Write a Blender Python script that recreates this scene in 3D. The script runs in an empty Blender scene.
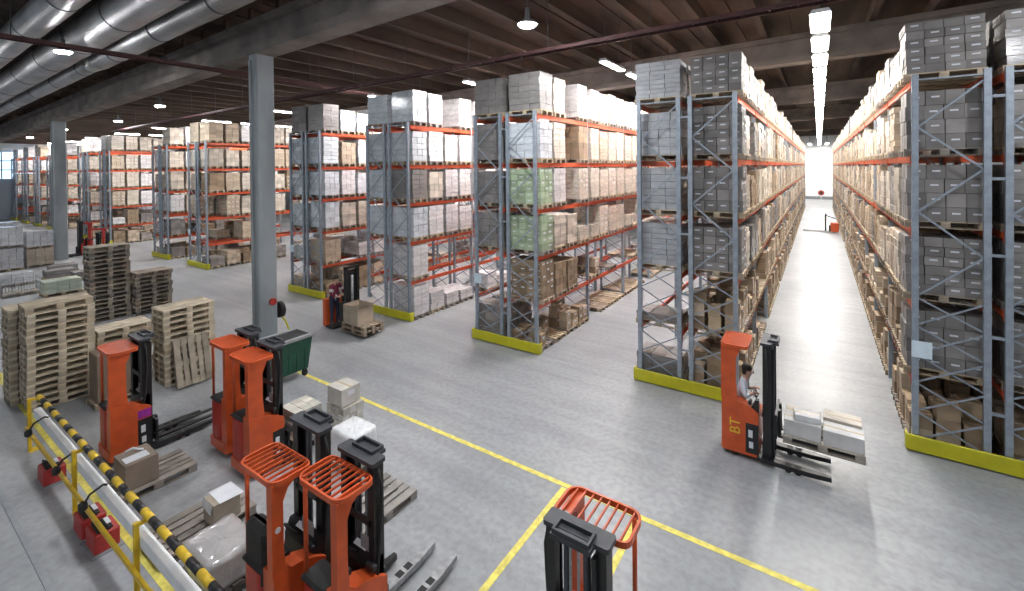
import bpy, math, random
from mathutils import Vector, Matrix, Euler
random.seed(7)
PI = math.pi
COL = bpy.context.scene.collection
SC = bpy.context.scene

# ------------------------------------------------------------------ helpers
class MB:
    """collects geometry, links it as one mesh object"""
    def __init__(s): s.v = []; s.f = []; s.m = []; s.smooth = set()
    def add(s, vs, fs, m=0, smooth=False):
        b = len(s.v); s.v.extend(vs)
        for f in fs:
            if smooth: s.smooth.add(len(s.f))
            s.f.append(tuple(b + i for i in f)); s.m.append(m)
        return s
    def box(s, x0, x1, y0, y1, z0, z1, m=0, M=None):
        vs = [(x0,y0,z0),(x1,y0,z0),(x1,y1,z0),(x0,y1,z0),(x0,y0,z1),(x1,y0,z1),(x1,y1,z1),(x0,y1,z1)]
        if M is not None: vs = [tuple(M @ Vector(v)) for v in vs]
        return s.add(vs, [(0,3,2,1),(4,5,6,7),(0,1,5,4),(1,2,6,5),(2,3,7,6),(3,0,4,7)], m)
    def cbox(s, c, d, m=0, M=None):
        return s.box(c[0]-d[0]/2,c[0]+d[0]/2,c[1]-d[1]/2,c[1]+d[1]/2,c[2]-d[2]/2,c[2]+d[2]/2,m,M)
    def rbox(s, x0,x1,y0,y1,z0,z1, b=.015, m=0, M=None):
        """box with chamfered vertical and horizontal edges"""
        b = min(b,(x1-x0)/2.1,(y1-y0)/2.1,(z1-z0)/2.1)
        rings = []
        for z,i in ((z0,b),(z0+b,0),(z1-b,0),(z1,b)):
            X0,X1,Y0,Y1 = x0+i,x1-i,y0+i,y1-i; k = b
            rings.append([(X0+k,Y0,z),(X1-k,Y0,z),(X1,Y0+k,z),(X1,Y1-k,z),(X1-k,Y1,z),(X0+k,Y1,z),(X0,Y1-k,z),(X0,Y0+k,z)])
        return s.loft(rings, m, M, False)
    def loft(s, rings, m=0, M=None, smooth=True, caps=True):
        n = len(rings[0]); vs = [p for r in rings for p in r]
        if M is not None: vs = [tuple(M @ Vector(v)) for v in vs]
        fs = []
        for i in range(len(rings)-1):
            for j in range(n):
                k = (j+1) % n
                fs.append((i*n+j, i*n+k, (i+1)*n+k, (i+1)*n+j))
        s.add(vs, fs, m, smooth)
        if caps:
            b = len(s.v)-len(vs)
            s.f.append(tuple(b+i for i in reversed(range(n)))); s.m.append(m)
            e = b+(len(rings)-1)*n
            s.f.append(tuple(e+i for i in range(n))); s.m.append(m)
        return s
    def tube(s, p, q, r, n=8, m=0, r2=None):
        p, q = Vector(p), Vector(q); d = (q-p).normalized()
        a = d.cross(Vector((0,0,1)) if abs(d.z) < .9 else Vector((1,0,0))).normalized(); b = d.cross(a)
        r2 = r if r2 is None else r2
        ring = lambda c, R: [tuple(c + a*math.cos(2*PI*i/n)*R + b*math.sin(2*PI*i/n)*R) for i in range(n)]
        return s.loft([ring(q, r2), ring(p, r)], m)
    def path(s, pts, r, n=7, m=0):
        pts = [Vector(p) for p in pts]; rings = []
        for i, p in enumerate(pts):
            d = (pts[min(i+1,len(pts)-1)]-pts[max(i-1,0)]).normalized()
            a = d.cross(Vector((.13,.31,.94))).normalized(); b = d.cross(a)
            rings.append([tuple(p+a*math.cos(2*PI*k/n)*r-b*math.sin(2*PI*k/n)*r) for k in range(n)])
        return s.loft(rings, m)
    def bar(s, p, q, w, h, m=0):
        """rectangular bar from p to q, w wide (sideways), h high"""
        p, q = Vector(p), Vector(q); d = (q-p).normalized()
        up = Vector((0,0,1)) if abs(d.z) < .95 else Vector((0,1,0))
        a = d.cross(up).normalized(); b = a.cross(d)
        sq = lambda c: [tuple(c+a*i*w/2+b*j*h/2) for i,j in ((-1,-1),(1,-1),(1,1),(-1,1))]
        return s.loft([sq(p), sq(q)], m, None, False)
    def prism(s, poly, axis, a0, a1, m=0):
        """poly in the two other axes, extruded along axis from a0 to a1"""
        def mk(u, v, a):
            return (a,u,v) if axis == 0 else ((u,a,v) if axis == 1 else (u,v,a))
        A = sum(poly[i][0]*poly[(i+1)%len(poly)][1]-poly[(i+1)%len(poly)][0]*poly[i][1] for i in range(len(poly)))
        if A < 0: poly = poly[::-1]
        r0, r1 = [mk(u,v,a0) for u,v in poly], [mk(u,v,a1) for u,v in poly]
        if axis == 1: r0, r1 = r1, r0
        return s.loft([r0, r1], m, None, False)
    def mesh(s, name):
        me = bpy.data.meshes.new(name); me.from_pydata(s.v, [], s.f)
        me.polygons.foreach_set('material_index', s.m)
        if s.smooth:
            for i in s.smooth: me.polygons[i].use_smooth = True
        me.update(); return me
    def build(s, name, mats, parent=None):
        me = s.mesh(name)
        for m in (mats if isinstance(mats,(list,tuple)) else [mats]): me.materials.append(m)
        return obj(name, me, parent)

def obj(name, me, parent=None, loc=None, rz=None):
    o = bpy.data.objects.new(name, me); COL.objects.link(o)
    if parent is not None: o.parent = parent
    if loc: o.location = loc
    if rz is not None: o.rotation_euler = (0,0,rz)
    return o
def tag(o, label, cat, group=None, kind=None):
    o['label'] = label; o['category'] = cat
    if group: o['group'] = group
    if kind: o['kind'] = kind
    return o
def thing(name, label, cat, loc=(0,0,0), rz=0, group=None):
    o = bpy.data.objects.new(name, None); COL.objects.link(o)
    o.location = loc; o.rotation_euler = (0,0,rz); o.empty_display_size = .1
    return tag(o, label, cat, group)
def struct(o): o['kind'] = 'structure'; return o
ORD = ['first','second','third','fourth','fifth','sixth','seventh','eighth','ninth','tenth','eleventh','twelfth','thirteenth','fourteenth','fifteenth','sixteenth','seventeenth','eighteenth','nineteenth','twentieth']

def rounded(x0,x1,y0,y1,r,n=5):
    out=[]
    for cx,cy,a in ((x1-r,y0+r,-90),(x1-r,y1-r,0),(x0+r,y1-r,90),(x0+r,y0+r,180)):
        for k in range(n+1):
            t=math.radians(a+90*k/n); out.append((cx+r*math.cos(t),cy+r*math.sin(t)))
    return out

# ------------------------------------------------------------------ materials
def new_mat(name):
    m = bpy.data.materials.new(name); m.use_nodes = True
    nt = m.node_tree; b = nt.nodes['Principled BSDF']
    return m, nt, b
def N(nt, t, **kw):
    n = nt.nodes.new(t)
    for k, v in kw.items():
        if k in n.inputs: n.inputs[k].default_value = v
        else: setattr(n, k, v)
    return n
def noise_col(nt, c0, c1, scale, detail=4, stretch=None, p0=.35, p1=.65):
    tc = N(nt,'ShaderNodeTexCoord'); src = tc.outputs['Object']
    if stretch:
        mp = N(nt,'ShaderNodeMapping'); mp.inputs['Scale'].default_value = stretch
        nt.links.new(src, mp.inputs['Vector']); src = mp.outputs['Vector']
    no = N(nt,'ShaderNodeTexNoise', Scale=scale, Detail=detail); nt.links.new(src, no.inputs['Vector'])
    cr = N(nt,'ShaderNodeValToRGB')
    e = cr.color_ramp.elements; e[0].position=p0; e[1].position=p1
    e[0].color=(*c0,1); e[1].color=(*c1,1)
    nt.links.new(no.outputs['Fac'], cr.inputs['Fac'])
    return cr.outputs['Color'], no.outputs['Fac']
def bump(nt, b, h, strength=.2, dist=.01):
    bm = N(nt,'ShaderNodeBump', Strength=strength, Distance=dist)
    nt.links.new(h, bm.inputs['Height']); nt.links.new(bm.outputs['Normal'], b.inputs['Normal'])
def mat(name, c, rough=.5, metal=0, var=.12, scale=6, coat=0, bmp=0, stretch=None, spec=.5, tone=0):
    m, nt, b = new_mat(name)
    c0 = tuple(x*(1-var) for x in c); c1 = tuple(min(1,x*(1+var)) for x in c)
    col, h = noise_col(nt, c0, c1, scale, 5, stretch)
    nt.links.new(island_tone(nt, col, tone) if tone else col, b.inputs['Base Color'])
    b.inputs['Roughness'].default_value = rough; b.inputs['Metallic'].default_value = metal
    b.inputs['Coat Weight'].default_value = coat; b.inputs['Coat Roughness'].default_value = .12
    b.inputs['Specular IOR Level'].default_value = spec
    if bmp: bump(nt, b, h, bmp, .01)
    return m
def emit(name, c, s):
    m, nt, b = new_mat(name)
    b.inputs['Base Color'].default_value = (.8,.8,.8,1)
    b.inputs['Emission Color'].default_value = (*c,1); b.inputs['Emission Strength'].default_value = s
    return m
def island_tone(nt, col, a):
    # every carton, board or sheet of one mesh a little lighter or darker than the next
    g = N(nt,'ShaderNodeNewGeometry'); mr = N(nt,'ShaderNodeMapRange')
    mr.inputs['To Min'].default_value = 1-a; mr.inputs['To Max'].default_value = 1+a*.35
    nt.links.new(g.outputs['Random Per Island'], mr.inputs['Value'])
    vm = N(nt,'ShaderNodeVectorMath', operation='SCALE'); nt.links.new(col, vm.inputs[0]); nt.links.new(mr.outputs['Result'], vm.inputs['Scale'])
    return vm.outputs['Vector']
def tint_mat(name, var, scale, rough, coat=0, bmp=0, stretch=None, coat_r=.15, tone=.3):
    """base colour taken from the object's own colour, times a noise"""
    m, nt, b = new_mat(name)
    oi = N(nt,'ShaderNodeObjectInfo')
    col, h = noise_col(nt, (1-var,)*3, (1,1,1), scale, 5, stretch)
    mx = N(nt,'ShaderNodeMix', data_type='RGBA', blend_type='MULTIPLY'); mx.inputs['Factor'].default_value = 1
    nt.links.new(oi.outputs['Color'], mx.inputs[6]); nt.links.new(col, mx.inputs[7])
    nt.links.new(island_tone(nt, mx.outputs[2], tone), b.inputs['Base Color'])
    b.inputs['Roughness'].default_value = rough
    b.inputs['Coat Weight'].default_value = coat; b.inputs['Coat Roughness'].default_value = coat_r
    if bmp: bump(nt, b, h, bmp, .03)
    return m
M = {}
M['carton'] = tint_mat('cardboard', .22, 3, .75)
M['wrap'] = tint_mat('wrapped_cartons', .22, 3.2, .55, coat=.8, bmp=.6, stretch=(1,1,3.2), tone=.14)
M['film'] = tint_mat('stretch_film', .15, 5, .3, coat=1, bmp=1.0, tone=0, coat_r=.1)
M['wood'] = tint_mat('pallet_wood', .35, 5, .8, stretch=(.6,.6,1))
M['label'] = mat('paper_label', (.62,.64,.68), .6, var=.05)
M['steel'] = mat('galvanised_steel', (.30,.345,.40), .42, .35, .12, 9)
M['beam'] = mat('orange_beam_paint', (.55,.085,.028), .45, 0, .12, 3)
M['yellow'] = mat('yellow_guard_paint', (.50,.47,.012), .5, 0, .08, 4)
M['yline'] = mat('yellow_floor_paint', (.72,.63,.13), .6, 0, .18, 9)
M['orange'] = mat('truck_orange', (.56,.085,.018), .42, 0, .1, 5, coat=.15)
M['red'] = mat('truck_red', (.42,.03,.02), .45, 0, .1, 5, coat=.15)
M['black'] = mat('black_paint', (.013,.013,.015), .4, 0, .2, 7)
M['rubber'] = mat('black_rubber', (.02,.02,.02), .75, 0, .2, 12)
M['dark'] = mat('dark_grey_plate', (.055,.058,.066), .5, .2, .15, 6)
M['forksteel'] = mat('worn_fork_steel', (.33,.34,.35), .45, .4, .2, 12)
M['white'] = mat('white_paint', (.75,.76,.77), .5, 0, .04, 5)
M['trunk'] = mat('white_trunking', (.78,.79,.80), .85, 0, .05, 5, spec=.2)
M['grey'] = mat('grey_plastic', (.25,.26,.27), .55, 0, .1, 5)
M['magenta'] = mat('purple_sticker', (.32,.03,.30), .5, 0, .25, 14)
M['ytext'] = mat('yellow_lettering', (.75,.5,.03), .5, 0, .03, 5)
M['green'] = mat('dark_green_plastic', (.012,.075,.045), .5, 0, .15, 4)
M['battery'] = mat('red_casing', (.40,.035,.03), .5, 0, .15, 8)
M['duct'] = None
M['glass'] = None

def m_floor():
    m, nt, b = new_mat('polished_concrete_floor')
    col, h = noise_col(nt, (.27,.285,.305), (.40,.41,.42), .35, 8, None, .3, .72)
    col2, h2 = noise_col(nt, (.82,.82,.82), (1,1,1), 9, 6, None, .35, .6)
    mx = N(nt,'ShaderNodeMix', data_type='RGBA', blend_type='MULTIPLY'); mx.inputs['Factor'].default_value = 1
    nt.links.new(col, mx.inputs[6]); nt.links.new(col2, mx.inputs[7])
    # tyre streaks running across the drive lane
    col3, h3 = noise_col(nt, (.86,.86,.86), (1,1,1), 1.3, 4, (.12,2.2,1), .4, .6)
    mx2 = N(nt,'ShaderNodeMix', data_type='RGBA', blend_type='MULTIPLY'); mx2.inputs['Factor'].default_value = .8
    nt.links.new(mx.outputs[2], mx2.inputs[6]); nt.links.new(col3, mx2.inputs[7])
    nt.links.new(mx2.outputs[2], b.inputs['Base Color'])
    mr = N(nt,'ShaderNodeMapRange'); mr.inputs['To Min'].default_value=.3; mr.inputs['To Max'].default_value=.5
    nt.links.new(h2, mr.inputs['Value']); nt.links.new(mr.outputs['Result'], b.inputs['Roughness'])
    bump(nt, b, h2, .05, .004)
    return m
M['floor'] = m_floor()
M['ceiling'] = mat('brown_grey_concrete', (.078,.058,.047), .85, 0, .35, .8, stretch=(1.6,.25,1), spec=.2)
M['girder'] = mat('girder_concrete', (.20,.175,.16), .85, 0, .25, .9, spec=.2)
M['column'] = mat('column_concrete', (.30,.33,.345), .75, 0, .16, 1.4, bmp=.05, stretch=(1,1,.35))
M['wall'] = mat('white_wall_panel', (.85,.86,.86), .6, 0, .04, .6)
M['wallgrey'] = mat('grey_wall_panel', (.58,.64,.70), .6, 0, .06, .6)
M['tray'] = mat('cable_tray', (.10,.045,.045), .6, .3, .2, 3)
def m_duct():
    m, nt, b = new_mat('spiral_duct_metal')
    col, h = noise_col(nt, (.30,.29,.28), (.52,.52,.53), 1.1, 5, (.5,1,1))
    nt.links.new(col, b.inputs['Base Color'])
    b.inputs['Metallic'].default_value = .75; b.inputs['Roughness'].default_value = .42
    tc = N(nt,'ShaderNodeTexCoord'); w = N(nt,'ShaderNodeTexWave', Scale=2.4, Distortion=0.0)
    w.bands_direction = 'X'; nt.links.new(tc.outputs['Object'], w.inputs['Vector'])
    bump(nt, b, w.outputs['Fac'], .5, .03)
    return m
M['duct'] = m_duct()
M['tube'] = emit('aisle_tube_light', (1,.97,.93), 62)
M['tube2'] = emit('side_aisle_tube_light', (1,.95,.93), 150)
M['lamp'] = emit('hall_lamp_light', (.97,.98,1), 270)
M['winlight'] = emit('daylight_window', (.5,.72,1), 1.1)

# ------------------------------------------------------------------ camera (fitted to the photograph)
H = 5.6
yaw, pitch, roll = .593193107, .0102289121, -.00972720863
f_px, sy = 455.519774, 172.921512
EX, EY = .09, -.14               # where the camera stands
fw = Vector((-math.sin(yaw)*math.cos(pitch), math.cos(yaw)*math.cos(pitch), -math.sin(pitch)))
r0 = Vector((math.cos(yaw), math.sin(yaw), 0)); u0 = r0.cross(fw)
rr = r0*math.cos(roll)+u0*math.sin(roll); uu = -r0*math.sin(roll)+u0*math.cos(roll)
cd = bpy.data.cameras.new('camera'); cam = bpy.data.objects.new('camera', cd); COL.objects.link(cam)
mw = Matrix((( rr.x,uu.x,-fw.x,EX),(rr.y,uu.y,-fw.y,EY),(rr.z,uu.z,-fw.z,H),(0,0,0,1)))
cam.matrix_world = mw
cd.sensor_fit = 'HORIZONTAL'; cd.sensor_width = 36; cd.lens = f_px/1024*36
cd.shift_y = -(295.5-sy)/1024; cd.clip_end = 400; cd.clip_start = .05
SC.camera = cam

# ------------------------------------------------------------------ setting
YG = 11.53                       # near end of all racks
XR = lambda n: -1.419-5.456*(n-1)
XL = lambda n: XR(n)-2.517
IN, FD = .12, 1.0                # frame inset from the guard ends, frame depth
X0L, X0R = 1.520, 4.037
RACKS = [0,1,2,3,4,6,7,9,10,12,13,14,15]      # places where a rack row stands
POS = {n:i for i,n in enumerate(RACKS)}; PREV = {n:RACKS[max(0,i-1)] for i,n in enumerate(RACKS)}
BAY, NEAR = 3.65, 11.62
ZB = [0, 1.45, 2.92, 4.35, 5.76, 7.24]      # support heights of the six tiers
GZ = lambda x: 9.80+.023*x        # underside of the concrete girders
b = MB(); b.box(-82,16,-9,93,-.3,0); struct(b.build('floor', M['floor']))
# ribbed concrete roof deck
b = MB()
def sheared(b, x0,x1,y0,y1,dz0,dz1,m=0):
    vs=[]
    for dz in (dz0,dz1):
        for x,y in ((x0,y0),(x1,y0),(x1,y1),(x0,y1)): vs.append((x,y,GZ(x)+dz))
    b.add(vs, [(0,3,2,1),(4,5,6,7),(0,1,5,4),(1,2,6,5),(2,3,7,6),(3,0,4,7)], m)
sheared(b,-82,16,7.6,93,1.75,2.0); sheared(b,-82,16,-9,7.6,2.6,2.8)
x = -81
while x < 15.5:
    sheared(b,x-.11,x+.11,7.9,93,1.25,1.75); sheared(b,x+.89,x+.92,7.9,93,1.70,1.76); x += 1.8
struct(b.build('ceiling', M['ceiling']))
for i,y in enumerate((7.9,22.0,36.2,50.2,64.3,78.4)):
    b = MB()
    sheared(b,-82,16,y-.14,y+.14,.28,1.15); sheared(b,-82,16,y-.34,y+.34,0,.28); sheared(b,-82,16,y-.34,y+.34,.95,1.15)
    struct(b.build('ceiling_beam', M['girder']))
for x1 in (-15.2,-40.2):
    b = MB(); c=.04
    X0,X1,Y0,Y1 = x1-.5,x1,7.60,8.2
    ring=lambda z:[(X0+c,Y0,z),(X1-c,Y0,z),(X1,Y0+c,z),(X1,Y1-c,z),(X1-c,Y1,z),(X0+c,Y1,z),(X0,Y1-c,z),(X0,Y0+c,z)]
    b.loft([ring(0),ring(GZ(x1)-.01)],0,None,False)
    b.box(X0+.12,X0+.2,Y0-.06,Y0,0,GZ(x1)-.2)       # cable conduit up the side
    struct(b.build('column', M['column']))
b = MB(); b.box(-82,16,90,90.3,0,12); struct(b.build('wall_back', M['wall']))
b = MB(); b.box(-82.3,-82,-9,90,0,12,0); struct(b.build('wall_left', M['wallgrey']))
b = MB(); b.box(16,16.3,-9,93,0,12,0); struct(b.build('wall_right', M['wallgrey']))
b = MB(); b.box(-82,16,89.9,90,0,.5); struct(b.build('baseboard_back', M['grey']))
b = MB()
b.box(-81.99,-81.95,5.2,14,4.9,8.2,0)
for k in range(7): b.box(-81.95,-81.85,5.2+k*1.46-.05,5.2+k*1.46+.05,4.8,8.3,1)
for z in (4.85,6.0,7.1,8.25): b.box(-81.95,-81.86,5.1,14.1,z-.05,z+.05,1)
struct(b.build('window_1', [M['winlight'],M['grey']]))
# floor markings
b = MB(); b.box(-12.3,9,6.92,7.02,0,.004); struct(b.build('floor_marking_or_shade', M['yline']))
for x in (-3.62,-2.32):
    b = MB(); b.box(x-.05,x+.05,-3,6.9,0,.004); struct(b.build('floor_marking_or_shade', M['yline']))
b = MB(); b.box(-19,-4.5,2.22,2.38,0,.004); struct(b.build('floor_marking_or_shade', M['yline']))

# ventilation ducts under the roof, along the hall
def duct(y, z, r, x0, x1, label, cuts=(), r2=None):
    t = thing('ventilation_duct', label, 'duct', (0,0,0), 0, 'ventilation ducts')
    def seg(nm, xa, xb, ra, rb, m):
        q = MB(); n = 28; rings=[]
        k = max(2,int(abs(xb-xa)/3)+1)
        for i in range(k):
            u=i/(k-1); X=xa+(xb-xa)*u; R=ra+(rb-ra)*u
            rings.append([(X,y+math.cos(2*PI*j/n)*R,z+.023*(X+22)+math.sin(2*PI*j/n)*R) for j in range(n)])
        q.loft(rings,0); return q.build(nm, m, t)
    xs=[x0]+list(cuts)+[x1]; R=r
    if r2:
        seg('duct_run',x0,cuts[0],r2,r2,M['duct']); seg('reducer',cuts[0],cuts[0]+1.1,r2,r,M['galv']); seg('duct_run',cuts[0]+1.1,x1,r,r,M['duct'])
    else: seg('duct_run',x0,x1,r,r,M['duct'])
    X=x0+3
    while X < min(x1,-4):
        RR = r2 if (r2 and X<cuts[0]) else r
        c=(X,y,z+.023*(X+22)); q=MB()
        rings=[[(X+dx,y+math.cos(2*PI*j/24)*R_,c[2]+math.sin(2*PI*j/24)*R_) for j in range(24)] for dx,R_ in ((-.04,RR),(-.04,RR+.012),(.04,RR+.012),(.04,RR))]
        q.loft(rings); q.tube((X,y,c[2]+RR),(X,y,GZ(X)+2.59),.02,6)
        if y>5.5: q.tube((X,y-RR-.012,c[2]-.1),(X,y-RR-.012,c[2]+.35),.009,6)
        q.build('hanger_band', M['dark'], t); X+=4.2
M['galv']=mat('reducer_metal',(.5,.49,.42),.35,.8,.2,3)
duct(6.0,10.28,.397,-80,6,'slim spiral metal duct with a pale reducer, nearest the concrete column',(-25.5,),.33)
duct(5.0,10.55,.57,-80,6,'thick spiral metal duct in the middle of three under the roof')
duct(3.65,10.68,.44,-80,6,'ventilation duct farthest from the concrete girder, in the corner of the roof')
# ladder type cable trays
def tray(p, q, label, drop):
    t = thing('cable_tray', label, 'cable tray')
    p,q=Vector(p),Vector(q); d=(q-p).normalized(); s=Vector((-d.y,d.x,0)).normalized()
    g=MB()
    for k in (-.15,.15): g.bar(p+s*k,q+s*k,.03,.1)
    L=(q-p).length; n=int(L/.55)
    for i in range(n): c=p+d*(i+.5)*.55; g.bar(c-s*.15,c+s*.15,.04,.03)
    g.build('ladder',M['tray'],t)
    g=MB(); g.bar(p+s*.04+Vector((0,0,.05)),q+s*.04+Vector((0,0,.05)),.14,.05); g.build('cable',M['black'],t)
    n=int(L/3)
    for i in range(n):
        c=p+d*(i+.5)*3
        if 3<c.y<7.6: continue
        g=MB(); g.tube(c,(c.x,c.y,GZ(c.x)+drop),.012,5); g.build('hanger_rod',M['dark'],t)
tray((-17.7,-5,9.2),(-17.7,21.6,9.2),'red brown cable ladder crossing under the ducts at upper left',1.14)
tray((-44,11.6,8.68),(12,11.6,9.22),'long cable ladder hung across the hall in front of the rack ends',1.14)

# ------------------------------------------------------------------ lamps
def fixture_parts(kind):
    L = 1.72; w = .17 if kind=='tube' else .09
    a=MB(); a.prism([(-w-.03,0),(-w+.02,.09),(w-.02,.09),(w+.03,0)],1,0,L); a.box(-.03,.03,.2,.26,.09,.14); a.box(-.03,.03,L-.26,L-.2,.09,.14)
    a=a.mesh('housing'); a.materials.append(M['white'])
    d=MB(); d.box(-w,w,.04,L-.04,-.022,-.002); d=d.mesh('diffuser'); d.materials.append(M['tube'] if kind=='tube' else M['tube2'])
    return a,d
FX={k:fixture_parts(k) for k in ('tube','slim')}
def hang(x,y,z,L):
    g=MB(); g.tube((0,0,.1),(0,0,GZ(x)+1.14-z),.008,4)
    return g
WIREM={}
def fixture(kind,x,y,z,label,group):
    t=thing('aisle_light',label,'light',(x,y,z),0,group)
    obj('housing',FX[kind][0],t); obj('diffuser',FX[kind][1],t)
    if x not in WIREM:
        me=hang(x,y,z,1.72).mesh('hanger_wire'); me.materials.append(M['dark']); WIREM[x]=me
    for yy in (.23,1.49): obj('hanger_wire',WIREM[x],t,(0,yy,0))
for i in range(34):
    fixture('tube',.12,11.8+i*2.26,8.9,'bright tube light over the long aisle, '+(ORD[i]+' from the front' if i<20 else 'in the far merged end of the row'),'lights over the long bright aisle')
for a_,n in enumerate(RACKS[1:-1]):
    xc=(XL(n)+XR(RACKS[POS[n]+1]))/2; cnt=8 if n<=2 else (5 if n<=6 else 4)
    for i in range(cnt):
        fixture('slim',xc,13.0+i*2.4,8.85,'tube light %s in the %s side aisle left of the bright aisle'%(ORD[i],ORD[a_]),'tube lights over the side aisles')
for x in (-1.1,1.1):
    for k in range(2): fixture('tube',x,82.5+k*2.6,8.9,('left' if x<0 else 'right')+' added tube light washing the far wall beside the main row, '+('first' if k==0 else 'second')+' one','tube lights added to wash the far wall')  # extra tubes added only to brighten the far wall
def lamp_mesh():
    a=MB(); n=20
    ring=lambda R,z:[(math.cos(2*PI*j/n)*R,math.sin(2*PI*j/n)*R,z) for j in range(n)]
    a.loft([ring(.25,-.0),ring(.24,.04),ring(.15,.10),ring(.07,.14),ring(.05,.42)]); a=a.mesh('lamp_shade'); a.materials.append(M['grey'])
    d=MB(); d.loft([ring(.19,-.05),ring(.23,-.01)]); d=d.mesh('lamp_glass'); d.materials.append(M['lamp'])
    return a,d
LM=lamp_mesh()
def hall_lamp(x,y,label,z=None):
    z=z or min(9.2,GZ(x)+.75)
    t=thing('hall_lamp',label,'lamp',(x,y,z),0,'round hall lamps')
    obj('lamp_shade',LM[0],t); obj('lamp_glass',LM[1],t)
    g=MB(); g.tube((0,0,.4),(0,0,GZ(x)+(2.6 if y<7.6 else 1.74)-z),.012,5); g.build('hanging_rod',M['dark'],t)
hall_lamp(-5.97,9.6,'round hall lamp glowing above the drive lane near the long cable ladder')
hall_lamp(-21.4,4.27,'glowing hall lamp hanging between the ventilation ducts',9.75)
hall_lamp(-29.8,9.8,'round hall lamp glowing between the two concrete columns')
hall_lamp(-40.8,11.0,'small glowing hall lamp just right of the farther column')
for x,y in ((-52,10.5),(-64,10.5)): hall_lamp(x,y,'small glowing hall lamp left of the farther concrete column')
for x,y in ((-6,-5),(-2.5,4.26),(5,3),(-8,4.26),(-30,2.5),(-42,3),(5,9.6)): hall_lamp(x,y,'unseen hall lamp added above the parking area to brighten the foreground')  # unseen lamps added to light the foreground floor and trucks

# ------------------------------------------------------------------ pallets, cartons
def pallet_mb():
    p=MB(); j=lambda:random.uniform(-.004,.004)
    for y,w in ((-.33,.14),(-.17,.1),(0,.14),(.17,.1),(.33,.14)): p.box(-.6+j(),.6+j(),y-w/2,y+w/2,.122,.144)
    for x in (-.527,0,.527): p.box(x-.07,x+.07,-.4,.4,.1,.121)
    for x in (-.527,0,.527):
        for y in (-.345,0,.345): p.box(x-.07,x+.07,y-.05,y+.05,.022,.0995)
    for y in (-.345,0,.345): p.box(-.6+j(),.6+j(),y-.05,y+.05,0,.0215)
    return p
PAL=[]
for k in range(3):
    me=pallet_mb().mesh('pallet'); me.materials.append(M['wood']); PAL.append(me)
WOODS=[(.50,.40,.27,1),(.44,.36,.26,1),(.56,.46,.33,1),(.40,.33,.25,1),(.34,.30,.26,1)]
def jit(c,a=.06): 
    k=1+random.uniform(-a,a); return (min(1,c[0]*k),min(1,c[1]*k),min(1,c[2]*k),1)
def cartons_mb(nx,ny,nz,dx,dy,h,lab=0,slump=0,ragged=False):
    """a block of cartons, nx by ny by nz, resting on z=0; lab: 1 label on each end face carton"""
    b=MB(); cx,cy,cz=dx/nx,dy/ny,h/nz; g=.010
    for k in range(nz):
        ox,oy=random.uniform(-.012,.012),random.uniform(-.012,.012)
        for i in range(nx):
            for j in range(ny):
                if 0<i<nx-1 and 0<j<ny-1 and k<nz-1: continue
                if ragged and k==nz-1 and random.random()<.45: continue
                x0=-dx/2+i*cx+g/2+ox+random.uniform(-.006,.006); y0=-dy/2+j*cy+g/2+oy+random.uniform(-.006,.006); z0=k*cz
                b.box(x0,x0+cx-g,y0,y0+cy-g,z0,z0+cz-.008)
                if lab and j==0 and random.random()<.85:
                    xa=x0+cx*.28; b.box(xa,xa+cx*.42,y0-.004,y0-.001,z0+cz*.5,z0+cz*.5+.032,1)
                if lab and i==nx-1 and random.random()<.6:
                    ya=y0+cy*.25; b.box(x0+cx-g+.001,x0+cx-g+.004,ya,ya+cy*.45,z0+cz*.45,z0+cz*.45+.05,1)
    return b
VAR=[]
for nx,ny,nz,h,lab,rg in ((4,3,4,1.12,1,0),(4,2,5,1.05,1,0),(3,2,6,1.15,0,0),(3,3,4,1.0,0,0),(4,3,5,1.1,0,0),(3,2,4,.9,0,1),(2,2,7,1.12,0,0),(3,2,5,.78,0,1),(4,3,6,1.16,1,0),(3,2,8,1.08,0,0)):
    VAR.append((cartons_mb(nx,ny,nz,1.14,.80,h,lab,0,rg),h))
VARM=[]
for b,h in VAR:
    me=b.mesh('cartons'); me.materials.append(M['carton']); me.materials.append(M['label']); VARM.append(me)
def load(name,label,cat,loc,v,color,wrapped,group,rz=0,sz=1,sxy=(1,1),wood=None):
    t=thing(name,label,cat,loc,rz,group)
    p=obj('pallet',random.choice(PAL),t); p.color=jit(wood or random.choice(WOODS))
    p.scale=(sxy[0],max(.9,sxy[1]),1)
    c=obj('cartons',VARM[v],t,(0,0,.146)); c.color=jit(color)
    c.scale=(sxy[0],sxy[1],sz)
    if wrapped:
        c.material_slots[0].link='OBJECT'; c.material_slots[0].material=M['wrap']
    return t
# colours of the goods (the things' own colours)
CW=(.74,.725,.73); CB=(.54,.44,.33); CG=(.245,.23,.222); CT=(.33,.24,.155); CE=(.62,.555,.47); CGR=(.40,.50,.33); CL=(.66,.71,.76); CD=(.30,.27,.25)
NAMES={CW:'white',CB:'beige',CG:'grey',CT:'brown',CE:'cream',(.42,.43,.45):'silvery',CGR:'green',CL:'bluish',CD:'charcoal'}
TIER=['on the floor','on lowest beam','on second beam','on third beam','on fourth beam','on top beam']
RNAME={0:'far right rack',1:'rack behind moving forklift'}
for n in RACKS[2:]: RNAME[n]='%s rack left of aisle'%ORD[POS[n]-1]

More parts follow.
